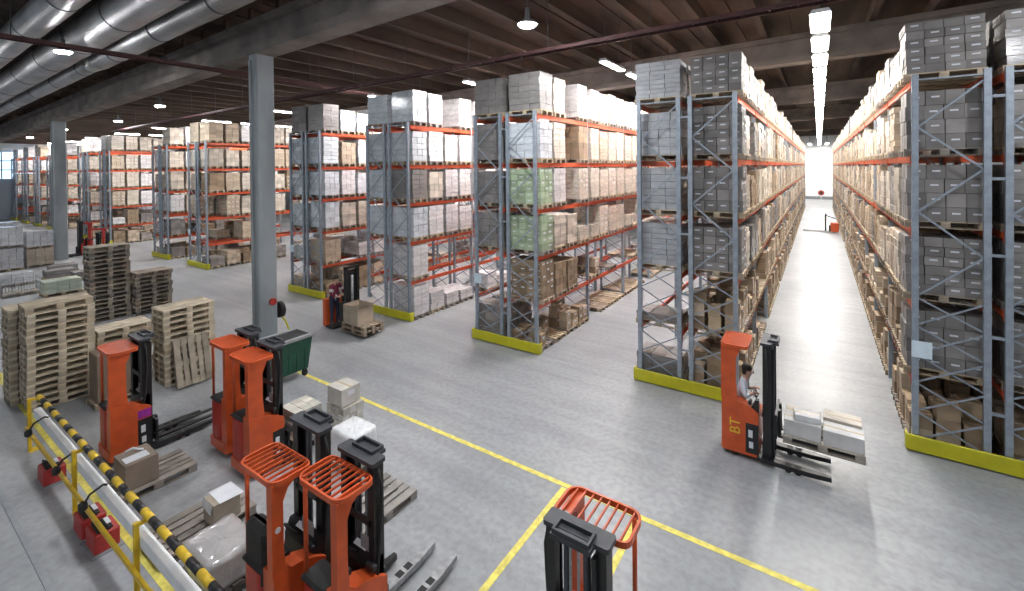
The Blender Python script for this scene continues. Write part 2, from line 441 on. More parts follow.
# slots: (rack, side, tier, index, x, y)
slots=[]; boxslots=[]
def limitY(n):
    if n<=1: return 80
    return 11.6*XR(n)/XL(PREV[n])
for n in RACKS:
    sides={0:[('L',X0L+IN+FD/2,17),('R',X0R-IN-FD/2,1)],1:[('R',XR(1)-IN-FD/2,17),('L',XL(1)+IN+FD/2,2)]}.get(n) or [('R',XR(n)-IN-FD/2,5 if n==2 else (3 if n in(3,4,6,9) else 2)),('L',XL(n)+IN+FD/2,1)]
    for side,xc,bays in sides:
        for t in range(6):
            i=0
            for k in range(bays):
                for s in range(4):
                    y=NEAR+k*BAY+.505+s*.88
                    main=(n==0 and side=='L') or (n>0 and side=='R')
                    vis=y<limitY(n)+1.2 if main else i<2
                    slots.append((n,side,t,i,xc,y,vis,main)); i+=1
def choose(n,side,t,i,main):
    r=random.random()
    if n==0:
        if i==0: return (CG,8 if t in(2,5) else 0,t in(0,) or not main,1.0) if t>0 else (CT,5,False,.8)
        if t<=1: return (random.choice((CT,CT,CB)),random.choice((3,5,7,4)),False,random.uniform(.7,1)) if r<.9 else None
        return (random.choice((CE,CB,CB,CG,CT)),random.choice((2,4,6,9,3)),r<.6,random.uniform(.72,1.05)) if r<.95 else None
    if n==1:
        if not main: return ((.42,.43,.45),(2,4,9)[t%3],True,1.0) if (t not in(0,1,) and i<2) else ((CG,7,True,.9) if (t==0 and i==0) else ((CD,7,False,.3) if (t==1 and i==0) else None))
        if i==0: return (CG,(0,8,1)[t%3],False,1.0) if t>=2 else (CT,5,False,.85)
        if t<=1: return (random.choice((CT,CB,CT)),random.choice((3,5,7,4)),False,random.uniform(.75,1)) if r<.92 else None
        return (random.choice((CE,CB,CE,CG,CT)),random.choice((2,4,6,9,3)),r<.6,random.uniform(.72,1.05)) if r<.95 else None
    if n==2:
        if not main: return (CG,(3,2,4)[t%3],True,1.02) if t>=2 and i<2 else ((CD,3,False,1.0) if (t==0 and i<2) else None)
        if t==5: return (CG if i==0 else (CE if i in(1,2,5,6,7) else CW),(2,4,9)[i%3],True,1.0) if i not in(2,) else None
        if t==4: return ((CL if i==0 else (CE if i!=5 else CB)),(4,2,9)[i%3],True,1.0) if i not in(2,3) else ((CT,2,False,1.0) if i==3 else None)
        if t==3: return ((CGR if i==0 else (CW if i==1 else CE)),(8,2,9)[i%3],i>0,.95) if i!=2 else None
        if t==2: return ((CGR if i==0 else CE),(1,9,6,7,5)[i%5],i>2,(1.0,.9,.85,.7,.6)[i%5]) if i<16 else None
        if t==1: return (CT,(8,3,4)[i%3],False,(1.0,.95,.8)[i%3]) if i in(0,1,2,4,6,9,10,12) else None
        return (CT,5,False,.8) if i not in(4,11) else None
    if n==3:
        if not main: return ((CL,4,True,1.0) if t>=2 else None) if i==0 else None
        if t==5: return (CL if i==0 else CW,(4,9,2)[i%3],True,1.05) if i!=2 else None
        if t==4: return (CL if i==0 else CW,(4,2,9)[i%3],True,1.0)
        if t==3: return (CG if i==0 else (CE if i==1 else CW),(2,3,9)[i%3],i!=1,1.0)
        if t==2: return (CL if i==0 else CW,(4,2,9,9)[i%4],True,(1.0,1.0,1.05,.9)[i%4]) if i<4 else None
        if t==1: return (CW,9,True,1.1) if i in(0,) else None
        return (CW,(9,5,7,7)[i%4],True,(1.0,1.0,.7,.6)[i%4]) if i!=4 else None
    # racks further left
    if t==0: return (random.choice((CT,CB,CB,CD)),random.choice((5,7,3)),False,random.uniform(.6,.95)) if r<.8 else None
    if t==1: return (random.choice((CT,CW,CB,CG)),random.choice((5,7,3,4)),r<.4,random.uniform(.6,.95)) if r<.65 else None
    cset={4:(CW,CB,CL,CE,CE),6:(CW,CE,CE,CB,CT)}.get(n,(CW,CE,CE,CW,CB))
    return (random.choice(cset) if not(i==0 and n==4) else (CG if t==5 else CL),random.choice((2,4,6,9,3,0)),r<.6,random.uniform(.85,1.05)) if r<.93 else None
cand=[]
for s in slots:
    n,side,t,i,x,y,vis,main=s
    ch=choose(n,side,t,i,main)
    if ch is None: continue
    if t==5 and n<2: ch=ch[:3]+(min(ch[3]*.86,.93),)
    if t<5: ch=ch[:3]+(min(ch[3],(ZB[t+1]-ZB[t]-.32)/VAR[ch[1]][1]),)
    if t<=1 and ((n in(0,1) and i<7 and main) or (n==2 and main and (t==0 or (t==1 and i>2)))) and not (n==0 and i==0 and t==1):
        boxslots.append(s+(ch,)); continue
    d=math.sqrt(x*x+y*y+(ZB[t]+.6-H)**2)
    score=(abs(x)*1.0+(y if i==0 else 0))/d**3*(1 if vis else .0002)
    cand.append((score,s,ch))
cand.sort(key=lambda c:-c[0])
far=[]
for q,(score,s,ch) in enumerate(cand):
    n,side,t,i,x,y,vis,main=s; c,v,w,h=ch
    if q>=285: far.append((s,ch)); continue
    where=('left side ' if side=='L' and n>0 else '')+(('right side ' if side=='R' and n==0 else ''))+('front' if i==0 else '%s from front'%ORD[i])
    lab='%s %s load %s, %s, %s'%(NAMES[c],'wrapped' if w else 'carton',TIER[t],where,RNAME[n])
    dx=.05 if main else -.05
    if n==0: dx=-dx
    load('pallet_load',lab,'pallet load',(x+dx+random.uniform(-.02,.02),y+random.uniform(-.015,.015),ZB[t]+.003),v,c,w,'pallet loads in the racks',0,h,(1,random.uniform(.88,.98)))
# everything smaller than those: one mass of goods
CMAT={}
for c in (CW,CB,CG,CT,CE,CGR,CL,CD,(.42,.43,.45)):
    CMAT[c]=mat('far_goods_'+NAMES[c].replace(' ','_'),c,.65,0,.14,3,tone=.35)
mats=list(CMAT.values())+[M['label'],mat('far_pallet_wood',(.46,.38,.27),.8,0,.2,4,tone=.3)]
ci={c:k for k,c in enumerate(CMAT)}
b=MB(); pw=len(mats)-1; pal=pallet_mb()
for s,ch in far:
    n,side,t,i,x,y,vis,main=s; c,v,w,h=ch; z=ZB[t]+.003
    b.add([(px+x,py+y,pz+z) for px,py,pz in pal.v],pal.f,pw)
    src=VAR[v][0]; base=len(b.v)
    k_=random.uniform(.82,.96); b.v.extend([(px+x,py*k_+y,pz*h+z+.146) for px,py,pz in src.v])
    for f,m in zip(src.f,src.m):
        b.f.append(tuple(base+k for k in f)); b.m.append(ci[c] if m==0 else len(mats)-2)
o=b.build('pallet_loads',mats); tag(o,'mass of carton loads receding down both sides of the long aisle','pallet loads',None,'stuff')

# loose cartons standing on pallets in the two lowest tiers
def carton_box(name,label,loc,d,color,rz,group,open_=False):
    b=MB(); x,y,z=d[0]/2,d[1]/2,d[2]
    b.rbox(-x,x,-y,y,0,z,.006)
    b.box(-x*.98,x*.98,-.025,.025,z,z+.002,1)
    b.box(x,x+.002,-y*.35,y*.35,z*.55,z*.8,2)
    o=b.build(name,[M['carton'],M['tape'],M['label']])
    o.location=loc; o.rotation_euler=(0,0,rz); o.color=jit(color,.1)
    return tag(o,label,'box',group)
M['tape']=mat('packing_tape',(.42,.33,.2),.4,0,.05,5)
nbox=0
boxslots.sort(key=lambda q:(q[3],q[0]))
for (n,side,t,i,x,y,vis,main,ch) in boxslots:
    where=('front' if i==0 else '%s from front'%ORD[i])
    tg='floor' if t==0 else 'lowest beam'
    p=obj('pallet',random.choice(PAL),None,(x,y,ZB[t]+.003)); p.color=jit(random.choice(WOODS)); p.scale=(1,.97,1)
    tag(p,'pallet of loose boxes on %s, %s, %s'%(tg,where,RNAME[n]),'pallet','pallets with loose boxes in the racks')
    z0=ZB[t]+.003+.145
    k=0
    for a in range(3):
        for e in range(2):
            if random.random()<(.12 if n<2 else .22): continue
            w=random.uniform(.28,.36); l=random.uniform(.3,.39); z=z0; lv=0
            cx=x-.4+a*.4+random.uniform(-.01,.01); cy=y-.2+e*.41+random.uniform(-.005,.005)
            for q in range(random.choice((1,2,2,3) if n<2 else ((1,1,2,2) if t==0 else (1,1,1,2)))):
                hh=random.uniform(.2,.36)
                if z+hh>ZB[t]+1.12 or nbox>=280: break
                col=random.choice((CT,CT,CB,(.55,.42,.28)))
                pos=('bottom','second','third')[q]
                # row a counted from the left upright, e = front or back of the pallet
                carton_box('cardboard_box','%s box, %s %s of pallet %s, %s, %s'%(pos,('left','middle','right')[a],('front','back')[e],ORD[i],tg,RNAME[n]),(cx,cy,z),(w,l,hh),col,random.uniform(-.04,.04),'loose cardboard boxes in the racks')
                z+=hh+.003; nbox+=1
# ------------------------------------------------------------------ pallet racks
ZT=7.34
def post_mesh():
    b=MB()
    b.box(-.05,.05,-.045,-.033,0,ZT); b.box(-.05,-.04,-.033,.045,0,ZT); b.box(.04,.05,-.033,.045,0,ZT)
    b.box(-.05,-.02,.033,.045,0,ZT); b.box(.02,.05,.033,.045,0,ZT)
    b.box(-.07,.07,-.07,.07,0,.008)
    me=b.mesh('post'); me.materials.append(M['steel']); return me
def brace_mesh(w=.90):
    b=MB(); z=.25; s=1
    b.bar((-w/2,0,.2),(w/2,0,.2),.03,.03)
    while z<2.5:
        b.bar((-w/2,-.012,z),(w/2,-.012,z+.5),.018,.03); b.bar((w/2,.012,z),(-w/2,.012,z+.5),.018,.03); z+=.56
    while z+.82<ZT:
        b.bar((-s*w/2,0,z),(s*w/2,0,z+.8),.018,.035); s=-s; z+=.82
    b.bar((-w/2,0,ZT-.1),(w/2,0,ZT-.1),.03,.03)
    me=b.mesh('bracing'); me.materials.append(M['steel']); return me
POST,BRACE=post_mesh(),brace_mesh()
def beam_mesh():
    b=MB(); L=BAY-.1
    b.box(-.024,.024,-L/2,L/2,-.13,0); b.box(-.03,.03,-L/2,-L/2+.012,-.19,.03); b.box(-.03,.03,L/2-.012,L/2,-.19,.03)
    me=b.mesh('beam'); me.materials.append(M['beam']); return me
BEAM=beam_mesh()
RLAB={0:'orange and grey pallet rack along the right side of the bright aisle',1:'orange and grey double pallet rack behind the moving forklift'}
for n in RACKS[2:]:
    RLAB[n]='%s double pallet rack counted leftward from the bright aisle'%ORD[POS[n]-1]
RLAB[2]+=', green cartons inside'; RLAB[3]+=', white goods inside'; RLAB[4]+=', behind the stacker driver'
for n in RACKS:
    xl,xr=(X0L,X0R) if n==0 else (XL(n),XR(n))
    t=thing('pallet_rack',RLAB[n],'rack',((xl+xr)/2,NEAR,0),0,'pallet racks')
    ox=(xl+xr)/2
    rows={0:(('L',17),('R',2)),1:(('R',17),('L',17))}.get(n) or (('R',5 if n==2 else (3 if n in(3,4,6,9) else 2)),('L',3 if n<=4 else 1))
    nb=0; rest=MB(); parts=[]
    for side,bays in rows:
        x=(xr-IN-FD/2 if side=='R' else xl+IN+FD/2)-ox
        for k in range(bays+1):
            fr=obj('upright_frame',BRACE,t,(x,k*BAY,0))
            for s in (-1,1): obj('post',POST,fr,(s*(FD/2-.0),0,0))
        for k in range(bays):
            for lv in range(1,6):
                for s in (-1,1):
                    parts.append((k,(x+s*(FD/2+.03),k*BAY+BAY/2,ZB[lv])))
    parts.sort(key=lambda p:p[0])
    for q,(k,loc) in enumerate(parts):
        if q<95: obj('beam',BEAM,t,loc)
        else:
            rest.box(loc[0]-.024,loc[0]+.024,loc[1]-BAY/2+.05,loc[1]+BAY/2-.05,loc[2]-.13,loc[2])
    if rest.v:
        o=rest.build('far_beams',M['beam'],t); o['kind']='stuff'
    for z in (1.0,2.4,3.9,5.3,6.8):
        sp=MB(); sp.box(xl+IN+FD-ox+.05,xr-IN-FD-ox-.05,-.03,.03,z,z+.05); sp.build('row_spacer',M['steel'],t)
    g=MB(); g.rbox(xl-.03-ox,xr+.03-ox,YG-NEAR-.03,YG-NEAR+.02,.03,.33,.012)
    g.box(xl-ox,xl+.12-ox,YG-NEAR-.09+.11,YG-NEAR+.1,0,.03); g.box(xr-.12-ox,xr-ox,YG-NEAR+.02,YG-NEAR+.1,0,.03)
    for xx in (xl-.03-ox,xr+.0-ox): g.box(xx,xx+.03,YG-NEAR+.02,YG-NEAR+.16,.03,.33)
    g.build('end_guard',M['yellow'],t)
    if n in (0,2,4,6):
        s=MB(); sx=xl+.06-ox; s.box(sx,sx+.3,-.075,-.065,1.85,2.17)
        s.build('sign_plate',M['signblue'] if 'signblue' in M else M.setdefault('signblue',mat('pale_blue_sign',(.62,.74,.82),.5,0,.05,8)),t)

# ------------------------------------------------------------------ stacks of empty pallets
PH=.163
def stack(x,y,count,rz,what,cols,zs=PH/.144,wander=.015,shift=None):
    for k in range(count):
        o=obj('wooden_pallet',random.choice(PAL),None,(x+random.uniform(-wander,wander)+(shift(k) if shift else 0),y+random.uniform(-wander,wander),k*(PH+.001)))
        o.rotation_euler=(0,0,rz+random.uniform(-.012,.012)); o.scale=(1,1,zs); o.color=jit(random.choice(cols),.12)
        pos='topmost' if k==count-1 else ('bottom' if k==0 else '%s from the bottom'%ORD[k])
        tag(o,'bare wooden pallet, %s of %s'%(pos,what),'pallet','empty wooden pallets in stacks')
LIGHTW=[(.70,.60,.45),(.74,.65,.50),(.66,.55,.40)]; OLDW=[(.36,.32,.27),(.44,.37,.29),(.31,.28,.25),(.47,.41,.32)]
stack(-15.54,2.87,15,PI/2,'tall stack by the barrier end',LIGHTW)
stack(-16.40,2.70,14,PI/2,'tall stack at the left picture edge',LIGHTW)
stack(-14.40,5.15,12,PI/2,'stack with a pallet leaning on it',LIGHTW)
stack(-16.3,4.3,8,PI/2,'low stack behind the cardboard box',LIGHTW)
stack(-22.7,5.64,17,PI/2,'tall weathered stack',OLDW,wander=.03,shift=lambda k:(.06 if k<8 else -.02))
stack(-22.3,6.9,10,PI/2,'shorter weathered stack',OLDW,wander=.03)
o=obj('wooden_pallet',PAL[0],None,(-13.72,5.25,.36)); o.rotation_euler=(0,0,0)
# leaning: deck faces +x, foot on the floor, top edge against the stack
Rm=Matrix.Rotation(math.radians(77),4,'Y')
o.matrix_world=Matrix.Translation((-13.74,5.05,.605))@Rm
o.color=(.42,.36,.28,1); tag(o,'bare wooden pallet leaning upright against a light pallet stack','pallet')

# wrapped goods at the left edge
WG='wrapped loads at the left edge'
for lab,x,y,z,v,c,h in (
 ('grey wrapped load at the left picture edge, bottom of the nearest stack',-38.6,5.3,0,4,(.46,.47,.49),1.05),
 ('silvery wrapped load at the left picture edge, top of the nearest stack',-38.6,5.3,1.33,4,(.55,.57,.60),.95),
 ('brown topped carton load left of the far column, under a silvery load',-38.8,6.6,0,3,(.45,.38,.30),.95),
 ('silvery wrapped load resting on the brown topped carton load',-38.8,6.6,1.1,4,(.52,.54,.57),.8),
 ('pale wrapped load behind the nearest stack, bottom one',-41.6,5.6,0,2,CL,1.1),
 ('pale wrapped load behind the nearest stack, upper one',-41.6,5.6,1.42,6,CL,.9),
 ('white wrapped load behind the nearest stack, beside the column',-41.8,7.0,0,9,CW,1.2),
 ('white wrapped load farther back at the left edge, low',-45.2,6.2,0,6,CW,1.2),
 ('white wrapped load farthest back at the left edge',-48.5,6.6,0,2,CW,1.2)):
    load('pallet_load',lab,'pallet load',(x,y,z),v,c,True,WG,PI/2,h)
load('pallet_load','low green tinted wrapped load behind the tall pallet stack','pallet load',(-29.0,5.6,0),9,(.50,.58,.46),True,None,PI/2,.5,(1.1,1))
load('pallet_load','low film covered load between the mesh cage and the wrapped stacks','pallet load',(-33.2,4.8,0),3,(.5,.52,.54),True,None,PI/2,.5)
for k,(x,y,h) in enumerate(((-33.3,6.4,.35),(-35.2,6.9,.3),(-32.0,7.2,.3))):
    load('pallet_load',('low grey load at the foot of the far column','low grey load left of the far column foot','low grey load right of the far column foot')[k],'pallet load',(x,y,0),3,CG,k==1,None,PI/2,h)
# open wire mesh cage in front of the wrapped goods
t=thing('mesh_cage','low grey mesh cage on a pallet at the left edge behind pallet stacks','cage',(-30.4,4.5,0),PI/2)
p=obj('pallet',PAL[1],t); p.color=(.4,.36,.3,1)
g=MB()
for s in (-.39,.39):
    for k in range(13): g.tube((-.58+k*.097,s,.15),(-.58+k*.097,s,.75),.006,4)
    for z in (.15,.35,.55,.75): g.tube((-.58,s,z),(.58,s,z),.008,4)
for s in (-.58,.58):
    for k in range(9): g.tube((s,-.39+k*.0975,.15),(s,-.39+k*.0975,.75),.006,4)
    for z in (.15,.35,.55,.75): g.tube((s,-.39,z),(s,.39,z),.008,4)
g.build('wire_mesh',M['forksteel'],t)

# tall brown box on a pallet beside the first truck
o=obj('wooden_pallet',PAL[2],None,(-14.33,3.62,0)); o.rotation_euler=(0,0,PI/2); o.color=jit(WOODS[1]); o.scale=(.75,.9,1)
tag(o,'small wooden pallet under the tall brown box','pallet')
carton_box('cardboard_box','tall plain brown box on a pallet beside the leftmost truck',(-14.33,3.62,.147),(.6,.78,1.1),(.26,.19,.135),0,None)
# pallet and box by the barrier
o=obj('wooden_pallet',PAL[0],None,(-9.98,2.97,0)); o.rotation_euler=(0,0,PI/2); o.color=(.36,.32,.28,1); tag(o,'grey wooden pallet with a brown box beside the barrier','pallet')
bx=thing('cardboard_box','brown box with papers on top beside the striped barrier','box',(-9.95,2.76,.147))
g=MB(); g.rbox(-.28,.28,-.24,.24,0,.45,.008); o=g.build('carton',M['carton'],bx); o.color=(.30,.24,.19,1)
g=MB(); g.box(-.02,.2,-.2,.14,.451,.458); g.build('paper',M['label'],bx)
g=MB(); g.path([(-.2,-.1,.47),(-.16,.0,.51),(-.1,.06,.48),(-.05,.12,.47)],.02); g.build('crumpled_film',M['label'],bx)
o=obj('wooden_pallet',PAL[1],None,(-7.98,2.97,0)); o.rotation_euler=(0,0,PI/2); o.color=(.33,.29,.26,1); o.scale=(1.1,1.05,1)
tag(o,'empty grey wooden pallet lying on the floor right of the barrier','pallet')
bx=thing('cardboard_box','small box under a white sheet on the floor pallet','box',(-7.75,3.2,.147))
g=MB(); g.rbox(-.17,.17,-.2,.2,0,.34,.008); o=g.build('carton',M['carton'],bx); o.color=(.40,.34,.27,1)
g=MB(); g.add([(-.22,-.1,.345),(.2,-.12,.345),(.24,.22,.345),(-.2,.22,.345),(-.24,-.12,.36),(.14,-.23,.2),(-.17,-.215,.22),(-.17,-.205,.345),(.16,-.205,.345)],[(0,1,2,3),(7,8,5,6)]); g.build('paper_sheet',M['label'],bx)
# goods in front of the parked trucks
def film_load(label,loc,dx,dy,h,color,wood,rz=0):
    t=thing('pallet_load',label,'pallet load',loc,rz)
    p=obj('pallet',PAL[0],t); p.color=wood; p.scale=(max(.6,dx/1.1),max(.8,dy/.74),1)
    n=9; k=7; rings=[]
    per=[(x,y) for x,y in rounded(-dx/2,dx/2,-dy/2,dy/2,.05,3)]
    P=[]
    for i in range(len(per)):
        a,b_=per[i],per[(i+1)%len(per)]; m=max(1,int(math.hypot(b_[0]-a[0],b_[1]-a[1])/.07))
        P+=[(a[0]+(b_[0]-a[0])*j/m,a[1]+(b_[1]-a[1])*j/m) for j in range(m)]
    ph=[random.uniform(0,6) for _ in range(6)]
    for j in range(k+1):
        z=h*j/k; ring=[]
        for (x,y) in P:
            w=1+.018*math.sin(9*z+ph[0]+11*x)+.014*math.sin(17*y+ph[1]+7*z)+random.uniform(-.008,.008)-.02*(j==k)
            ring.append((x*w,y*w,.147+z+(random.uniform(-.008,.008) if 0<j else 0)))
        rings.append(ring)
    for f,dz in ((.8,.012),(.45,.02),(.1,.014)): rings.append([(x*f,y*f,.147+h+dz+random.uniform(-.012,.012)) for x,y in P])
    g=MB(); g.loft(rings); o=g.build('film_wrapped_goods',M['film'],t); o.color=color
    return t
film_load('silver film wrapped load on a dark pallet at the bottom left beside the trucks',(-6.75,2.76,0),.82,.64,.38,(.44,.43,.43,1),(.12,.11,.10,1))
film_load('white film wrapped load on the floor beside the black masts',(-7.27,5.3,0),.68,.56,.56,(.80,.82,.84,1),(.42,.37,.3,1))
load('pallet_load','low cream carton load on the forks of the nearer parked truck','pallet load',(-8.72,5.13,.17),8,(.66,.63,.55),False,None,0,.42,(.5,.7))
load('pallet_load','small stack of labelled grey cartons under the pale grey box','pallet load',(-8.2,5.78,0),0,(.56,.54,.49),False,None,0,.53,(.5,.62))
carton_box('cardboard_box','pale grey box standing on the small stack of labelled cartons',(-8.2,5.76,.76),(.48,.46,.35),(.55,.53,.49),0,None)
o=obj('wooden_pallet',PAL[2],None,(-6.0,4.72,0)); o.color=(.34,.32,.30,1); o.rotation_euler=(0,0,PI/2)
tag(o,'grey wooden pallet on the floor in front of the right mast','pallet')

# green waste container
t=thing('waste_container','dark green wheeled waste container with an open black lid by the column','container',(-11.82,6.58,0)); t.scale=(.84,.84,1.02)
g=MB()
def rect(x0,x1,y0,y1,z): return [(x0,y0,z),(x1,y0,z),(x1,y1,z),(x0,y1,z)]
g.loft([rect(-.36,.36,-.5,.5,.2),rect(-.44,.44,-.62,.62,1.05)],0,None,False)
for k in (-.4,-.13,.13,.4): g.box(.36,.415,k-.03,k+.03,.25,.95)
g.build('bin_body',M['green'],t)
g=MB()
for a in (rect(-.5,.5,-.68,-.56,0),rect(-.5,.5,.56,.68,0),rect(-.5,-.38,-.56,.56,0),rect(.38,.5,-.56,.56,0)):
    g.loft([[(p[0],p[1],1.05) for p in a],[(p[0],p[1],1.12) for p in a]],0,None,False)
g.build('rim',M['rimgrey'] if 'rimgrey' in M else M.setdefault('rimgrey',mat('grey_rim',(.30,.31,.32),.5,0,.1,5)),t)
g=MB(); g.box(-.38,.38,-.55,.56,1.06,1.09); g.box(-.36,.36,-.35,-.2,1.09,1.11); g.build('lid',M['rubber'],t)
for sx in (-.3,.3):
    for sy_ in (-.42,.42):
        g=MB(); g.tube((sx-.03,sy_,.09),(sx+.03,sy_,.09),.09,14); g.box(sx-.045,sx+.045,sy_-.05,sy_+.05,.1,.2); g.build('caster',M['rubber'],t)
# fire hose and extinguisher on the column
t=thing('hose_reel','red and black hose reel fixed to the side of the nearer column','hose reel',(-15.19,8.0,.95))
g=MB(); g.tube((0,0,.25),(.1,0,.25),.11,18,0); g.build('reel',M['red'],t)
g=MB(); g.tube((-.12,.26,-.12),(-.12,.40,-.12),.27,18,0); g.build('hose',M['rubber'],t)
g=MB(); g.path([(.0,.34,-.36),(.1,.4,-.5),(.2,.44,-.75),(.3,.42,-.92)],.03); g.build('yellow_hose',M['yellow'],t)

# ------------------------------------------------------------------ reach trucks
def truck(label,loc,rz,paint='orange',big_seat=False,mast_back=.37,driver=False,leg_add=0,mast_h=2.28,dense=False,legs='dark',lettering=False,fork_z=.12,fork_len=1.15,sticker=False,mast_dx=0,group='orange reach trucks'):
    t=thing('reach_truck',label,'forklift',loc,rz,group); P=M[paint]
    W=.36; GH=2.15
    def rm(y): return y if y<=.45 else (.45+(y-.45)*.511 if y<=.9 else y-.22)
    class MB(globals()['MB']):
        def build(s,name,mats,parent=None):
            sh=name in('mast','mast_crossbar','lift_cylinder','lift_chain','hydraulic_hose','fork_carriage','fork')
            s.v=[(v[0],v[1]-mast_back if sh else rm(v[1]),v[2]) for v in s.v]; return super().build(name,mats,parent)
    # chassis: skirt, right hand housing with sloped top
    g=MB()
    g.prism(rounded(-W,W,0,.86,.08),2,.1,.28)
    g.prism([(.02,.28),(.86,.28),(.86,.92),(.62,1.0),(.36,1.08),(.02,1.14)],0,.14,W)
    g.prism([(.62,.28),(.86,.28),(.86,.80),(.62,.86)],0,-W,.139)
    g.build('chassis',P,t)
    # rounded rear cover on the left, beside the step
    g=MB(); g.prism([(x,y) for x,y in rounded(-W,.10,.02,.085 if driver else .30,.03 if driver else .13)],2,.281,1.0); g.build('rear_cover',M['red'] if paint=='orange' else P,t)
    g=MB(); g.rbox(-W+.01,.11,.01,.09 if driver else .31,1.0,1.07,.03); g.build('arm_pad',M['rubber'],t)
    g=MB(); g.rbox(-W+.04,.12,.31,.60,.28,.32,.01); g.build('step_plate',M['rubber'],t)
    # side panel with the labels
    g=MB(); g.box(W,W+.008,.44,.86,.16,.72); g.build('side_panel',M['black'],t)
    g=MB(); g.box(W+.008,W+.012,.52,.66,.46,.60); g.build('data_plate',M['label'],t); g=MB(); g.box(W+.008,W+.012,.54,.68,.26,.38); g.build('data_plate',M['label'],t)
    if sticker:
        g=MB(); g.box(W,W+.006,.44,.85,.74,.90); g.add([(W-.0,.40,1.06),(W-.3,.40,1.06),(W-.3,.66,.87),(W-.0,.66,.87)],[(0,1,2,3)]); g.build('purple_sticker',M['magenta'],t)
    # seat, console, steering wheel
    g=MB(); sx_,sy_=((-.2,-.22) if driver else (0,0)); g.rbox(sx_-.12,sx_+.16,sy_+.32,sy_+.60,.56,.68,.04); g.rbox(sx_-.12,sx_+.16,sy_+(.31 if driver else .25),sy_+.33,.66,1.15,.01); g.build('seat',M['rubber'],t)
    g=MB(); g.prism([(.60,.80),(.86,.80),(.86,1.16),(.74,1.16),(.60,1.0)],0,(.2 if driver else -W+.04),W-.06); g.rbox(.2,.34,.50,.62,1.05,1.14,.02); g.build('control_console',M['black'],t)
    g=MB(); n=18; c=Vector((-.18,.62,1.10)); pts=[c+Vector((.13*math.cos(2*PI*k/n),.11*math.sin(2*PI*k/n),-.05*math.sin(2*PI*k/n))) for k in range(n+1)]
    g.path(pts,.016,6); g.tube(c,c+Vector((0,.06,-.12)),.02,6); g.bar(pts[0],pts[9],.02,.012); g.build('steering_wheel',M['rubber'],t)
    g=MB(); g.box(.02,.26,.66,.668,1.17,1.34); g.build('display',M['grey'],t)
    g=MB(); g.add([(-.1,.63,1.17),(.12,.63,1.17),(.12,.74,1.2),(-.1,.74,1.2)],[(0,1,2,3)]); 
    if not driver: g.build('paper_sheet',M['label'],t)
    # guard: pillar, thin post, roof ring with blades
    g=MB(); e=.13 if dense else 0; prof=[(.01,1.10),(.30,1.04),(.16+e,1.16),(.14+e,1.4),(.14+e,1.9),(.20+e,2.03),(.36,GH-.02),(.01,GH-.02)]
    g.prism(prof,0,.25,.355); g.build('guard_pillar',P,t)
    g=MB(); g.tube((-.32,.08,1.06),(-.32,.08,GH-.02),.025,8); g.build('guard_post',P,t)
    o_=rounded(-.40,.40,.0,.52,.14); i_=rounded(-.375,.375,.025,.495,.115)
    g=MB(); m=len(o_)
    vs=[(x,y,z) for z in (GH-.04,GH+.02) for (x,y) in o_]+[(x,y,z) for z in (GH-.04,GH+.02) for (x,y) in i_]
    fs=[]
    for k in range(m):
        q=(k+1)%m
        fs+=[(k,q,m+q,m+k),(2*m+q,2*m+k,3*m+k,3*m+q),(m+k,m+q,3*m+q,3*m+k),(q,k,2*m+k,2*m+q)]
    g.add(vs,fs); roof=g.build('overhead_guard',P,t)
    nb=13 if dense else 8
    for k in range(nb):
        x=-.40+.80*(k+1)/(nb+1)
        e=0.03 if abs(x)>.28 else 0
        g=MB(); g.box(x-.007-(.008 if dense else 0),x+.007+(.008 if dense else 0),.015+e,.505-e,GH-.012,GH+.014); g.build('guard_bar',P,roof)
    # mast
    ms=MB(); mx=mast_dx
    for s in (-1,1):
        xx=mx+s*.25
        ms.box(xx-.05,xx+.05,.90,.92,.06,mast_h-.06); ms.box(xx-.05,xx+.05,1.02,1.04,.06,mast_h-.06); ms.box(xx+(s*.05 if s<0 else .03),xx+(.05 if s>0 else -.03),.92,1.02,.06,mast_h-.06)
        xx=mx+s*.2; ms.box(xx-.02,xx+.02,1.0,1.09,.06,mast_h-.12)
    for z in (.3,.9,1.5): ms.box(mx-.25,mx+.25,.90,.925,z,z+.08)
    mast=ms.build('mast',M['black'],t)
    g=MB(); zz=mast_h-.05
    g.prism([(x+mx,y) for x,y in rounded(-.33,.33,.86,1.06,.03)],2,zz,zz+.045); g.box(mx-.2,mx+.2,1.06,1.16,zz,zz+.04)
    for s in (-1,1): g.box(mx+s*.17-.012,mx+s*.17+.012,1.0,1.125,zz+.04,zz+.085)
    g.box(mx-.18,mx+.18,.975,1.0,zz+.04,zz+.085); g.box(mx-.18,mx+.18,1.125,1.15,zz+.04,zz+.085)
    g.build('mast_crossbar',M['dark'],t)
    g=MB()
    for s in (-.1,.1): g.tube((mx+s,1.0,.2),(mx+s,1.0,mast_h-.1),.035,10)
    g.build('lift_cylinder',M['dark'],t)
    g=MB()
    for s in (-.04,.04): g.box(mx+s-.012,mx+s+.012,1.05,1.058,.5,mast_h-.08)
    g.build('lift_chain',M['forksteel'],t)
    g=MB(); g.path([(mx+.32,.95,mast_h-.1),(mx+.35,.97,mast_h-.3),(mx+.33,.98,mast_h-.6),(mx+.32,.95,1.2),(mx+.33,.9,.9)],.016); g.build('hydraulic_hose',M['rubber'],t)
    # carriage and forks
    g=MB(); g.box(mx-.36,mx+.36,1.10,1.14,fork_z+.05,fork_z+.16); g.box(mx-.36,mx+.36,1.10,1.14,fork_z+.38,fork_z+.48)
    for s in (-.33,-.11,.11,.33): g.box(mx+s-.02,mx+s+.02,1.10,1.14,fork_z+.16,fork_z+.38)
    g.build('fork_carriage',M['black'],t)
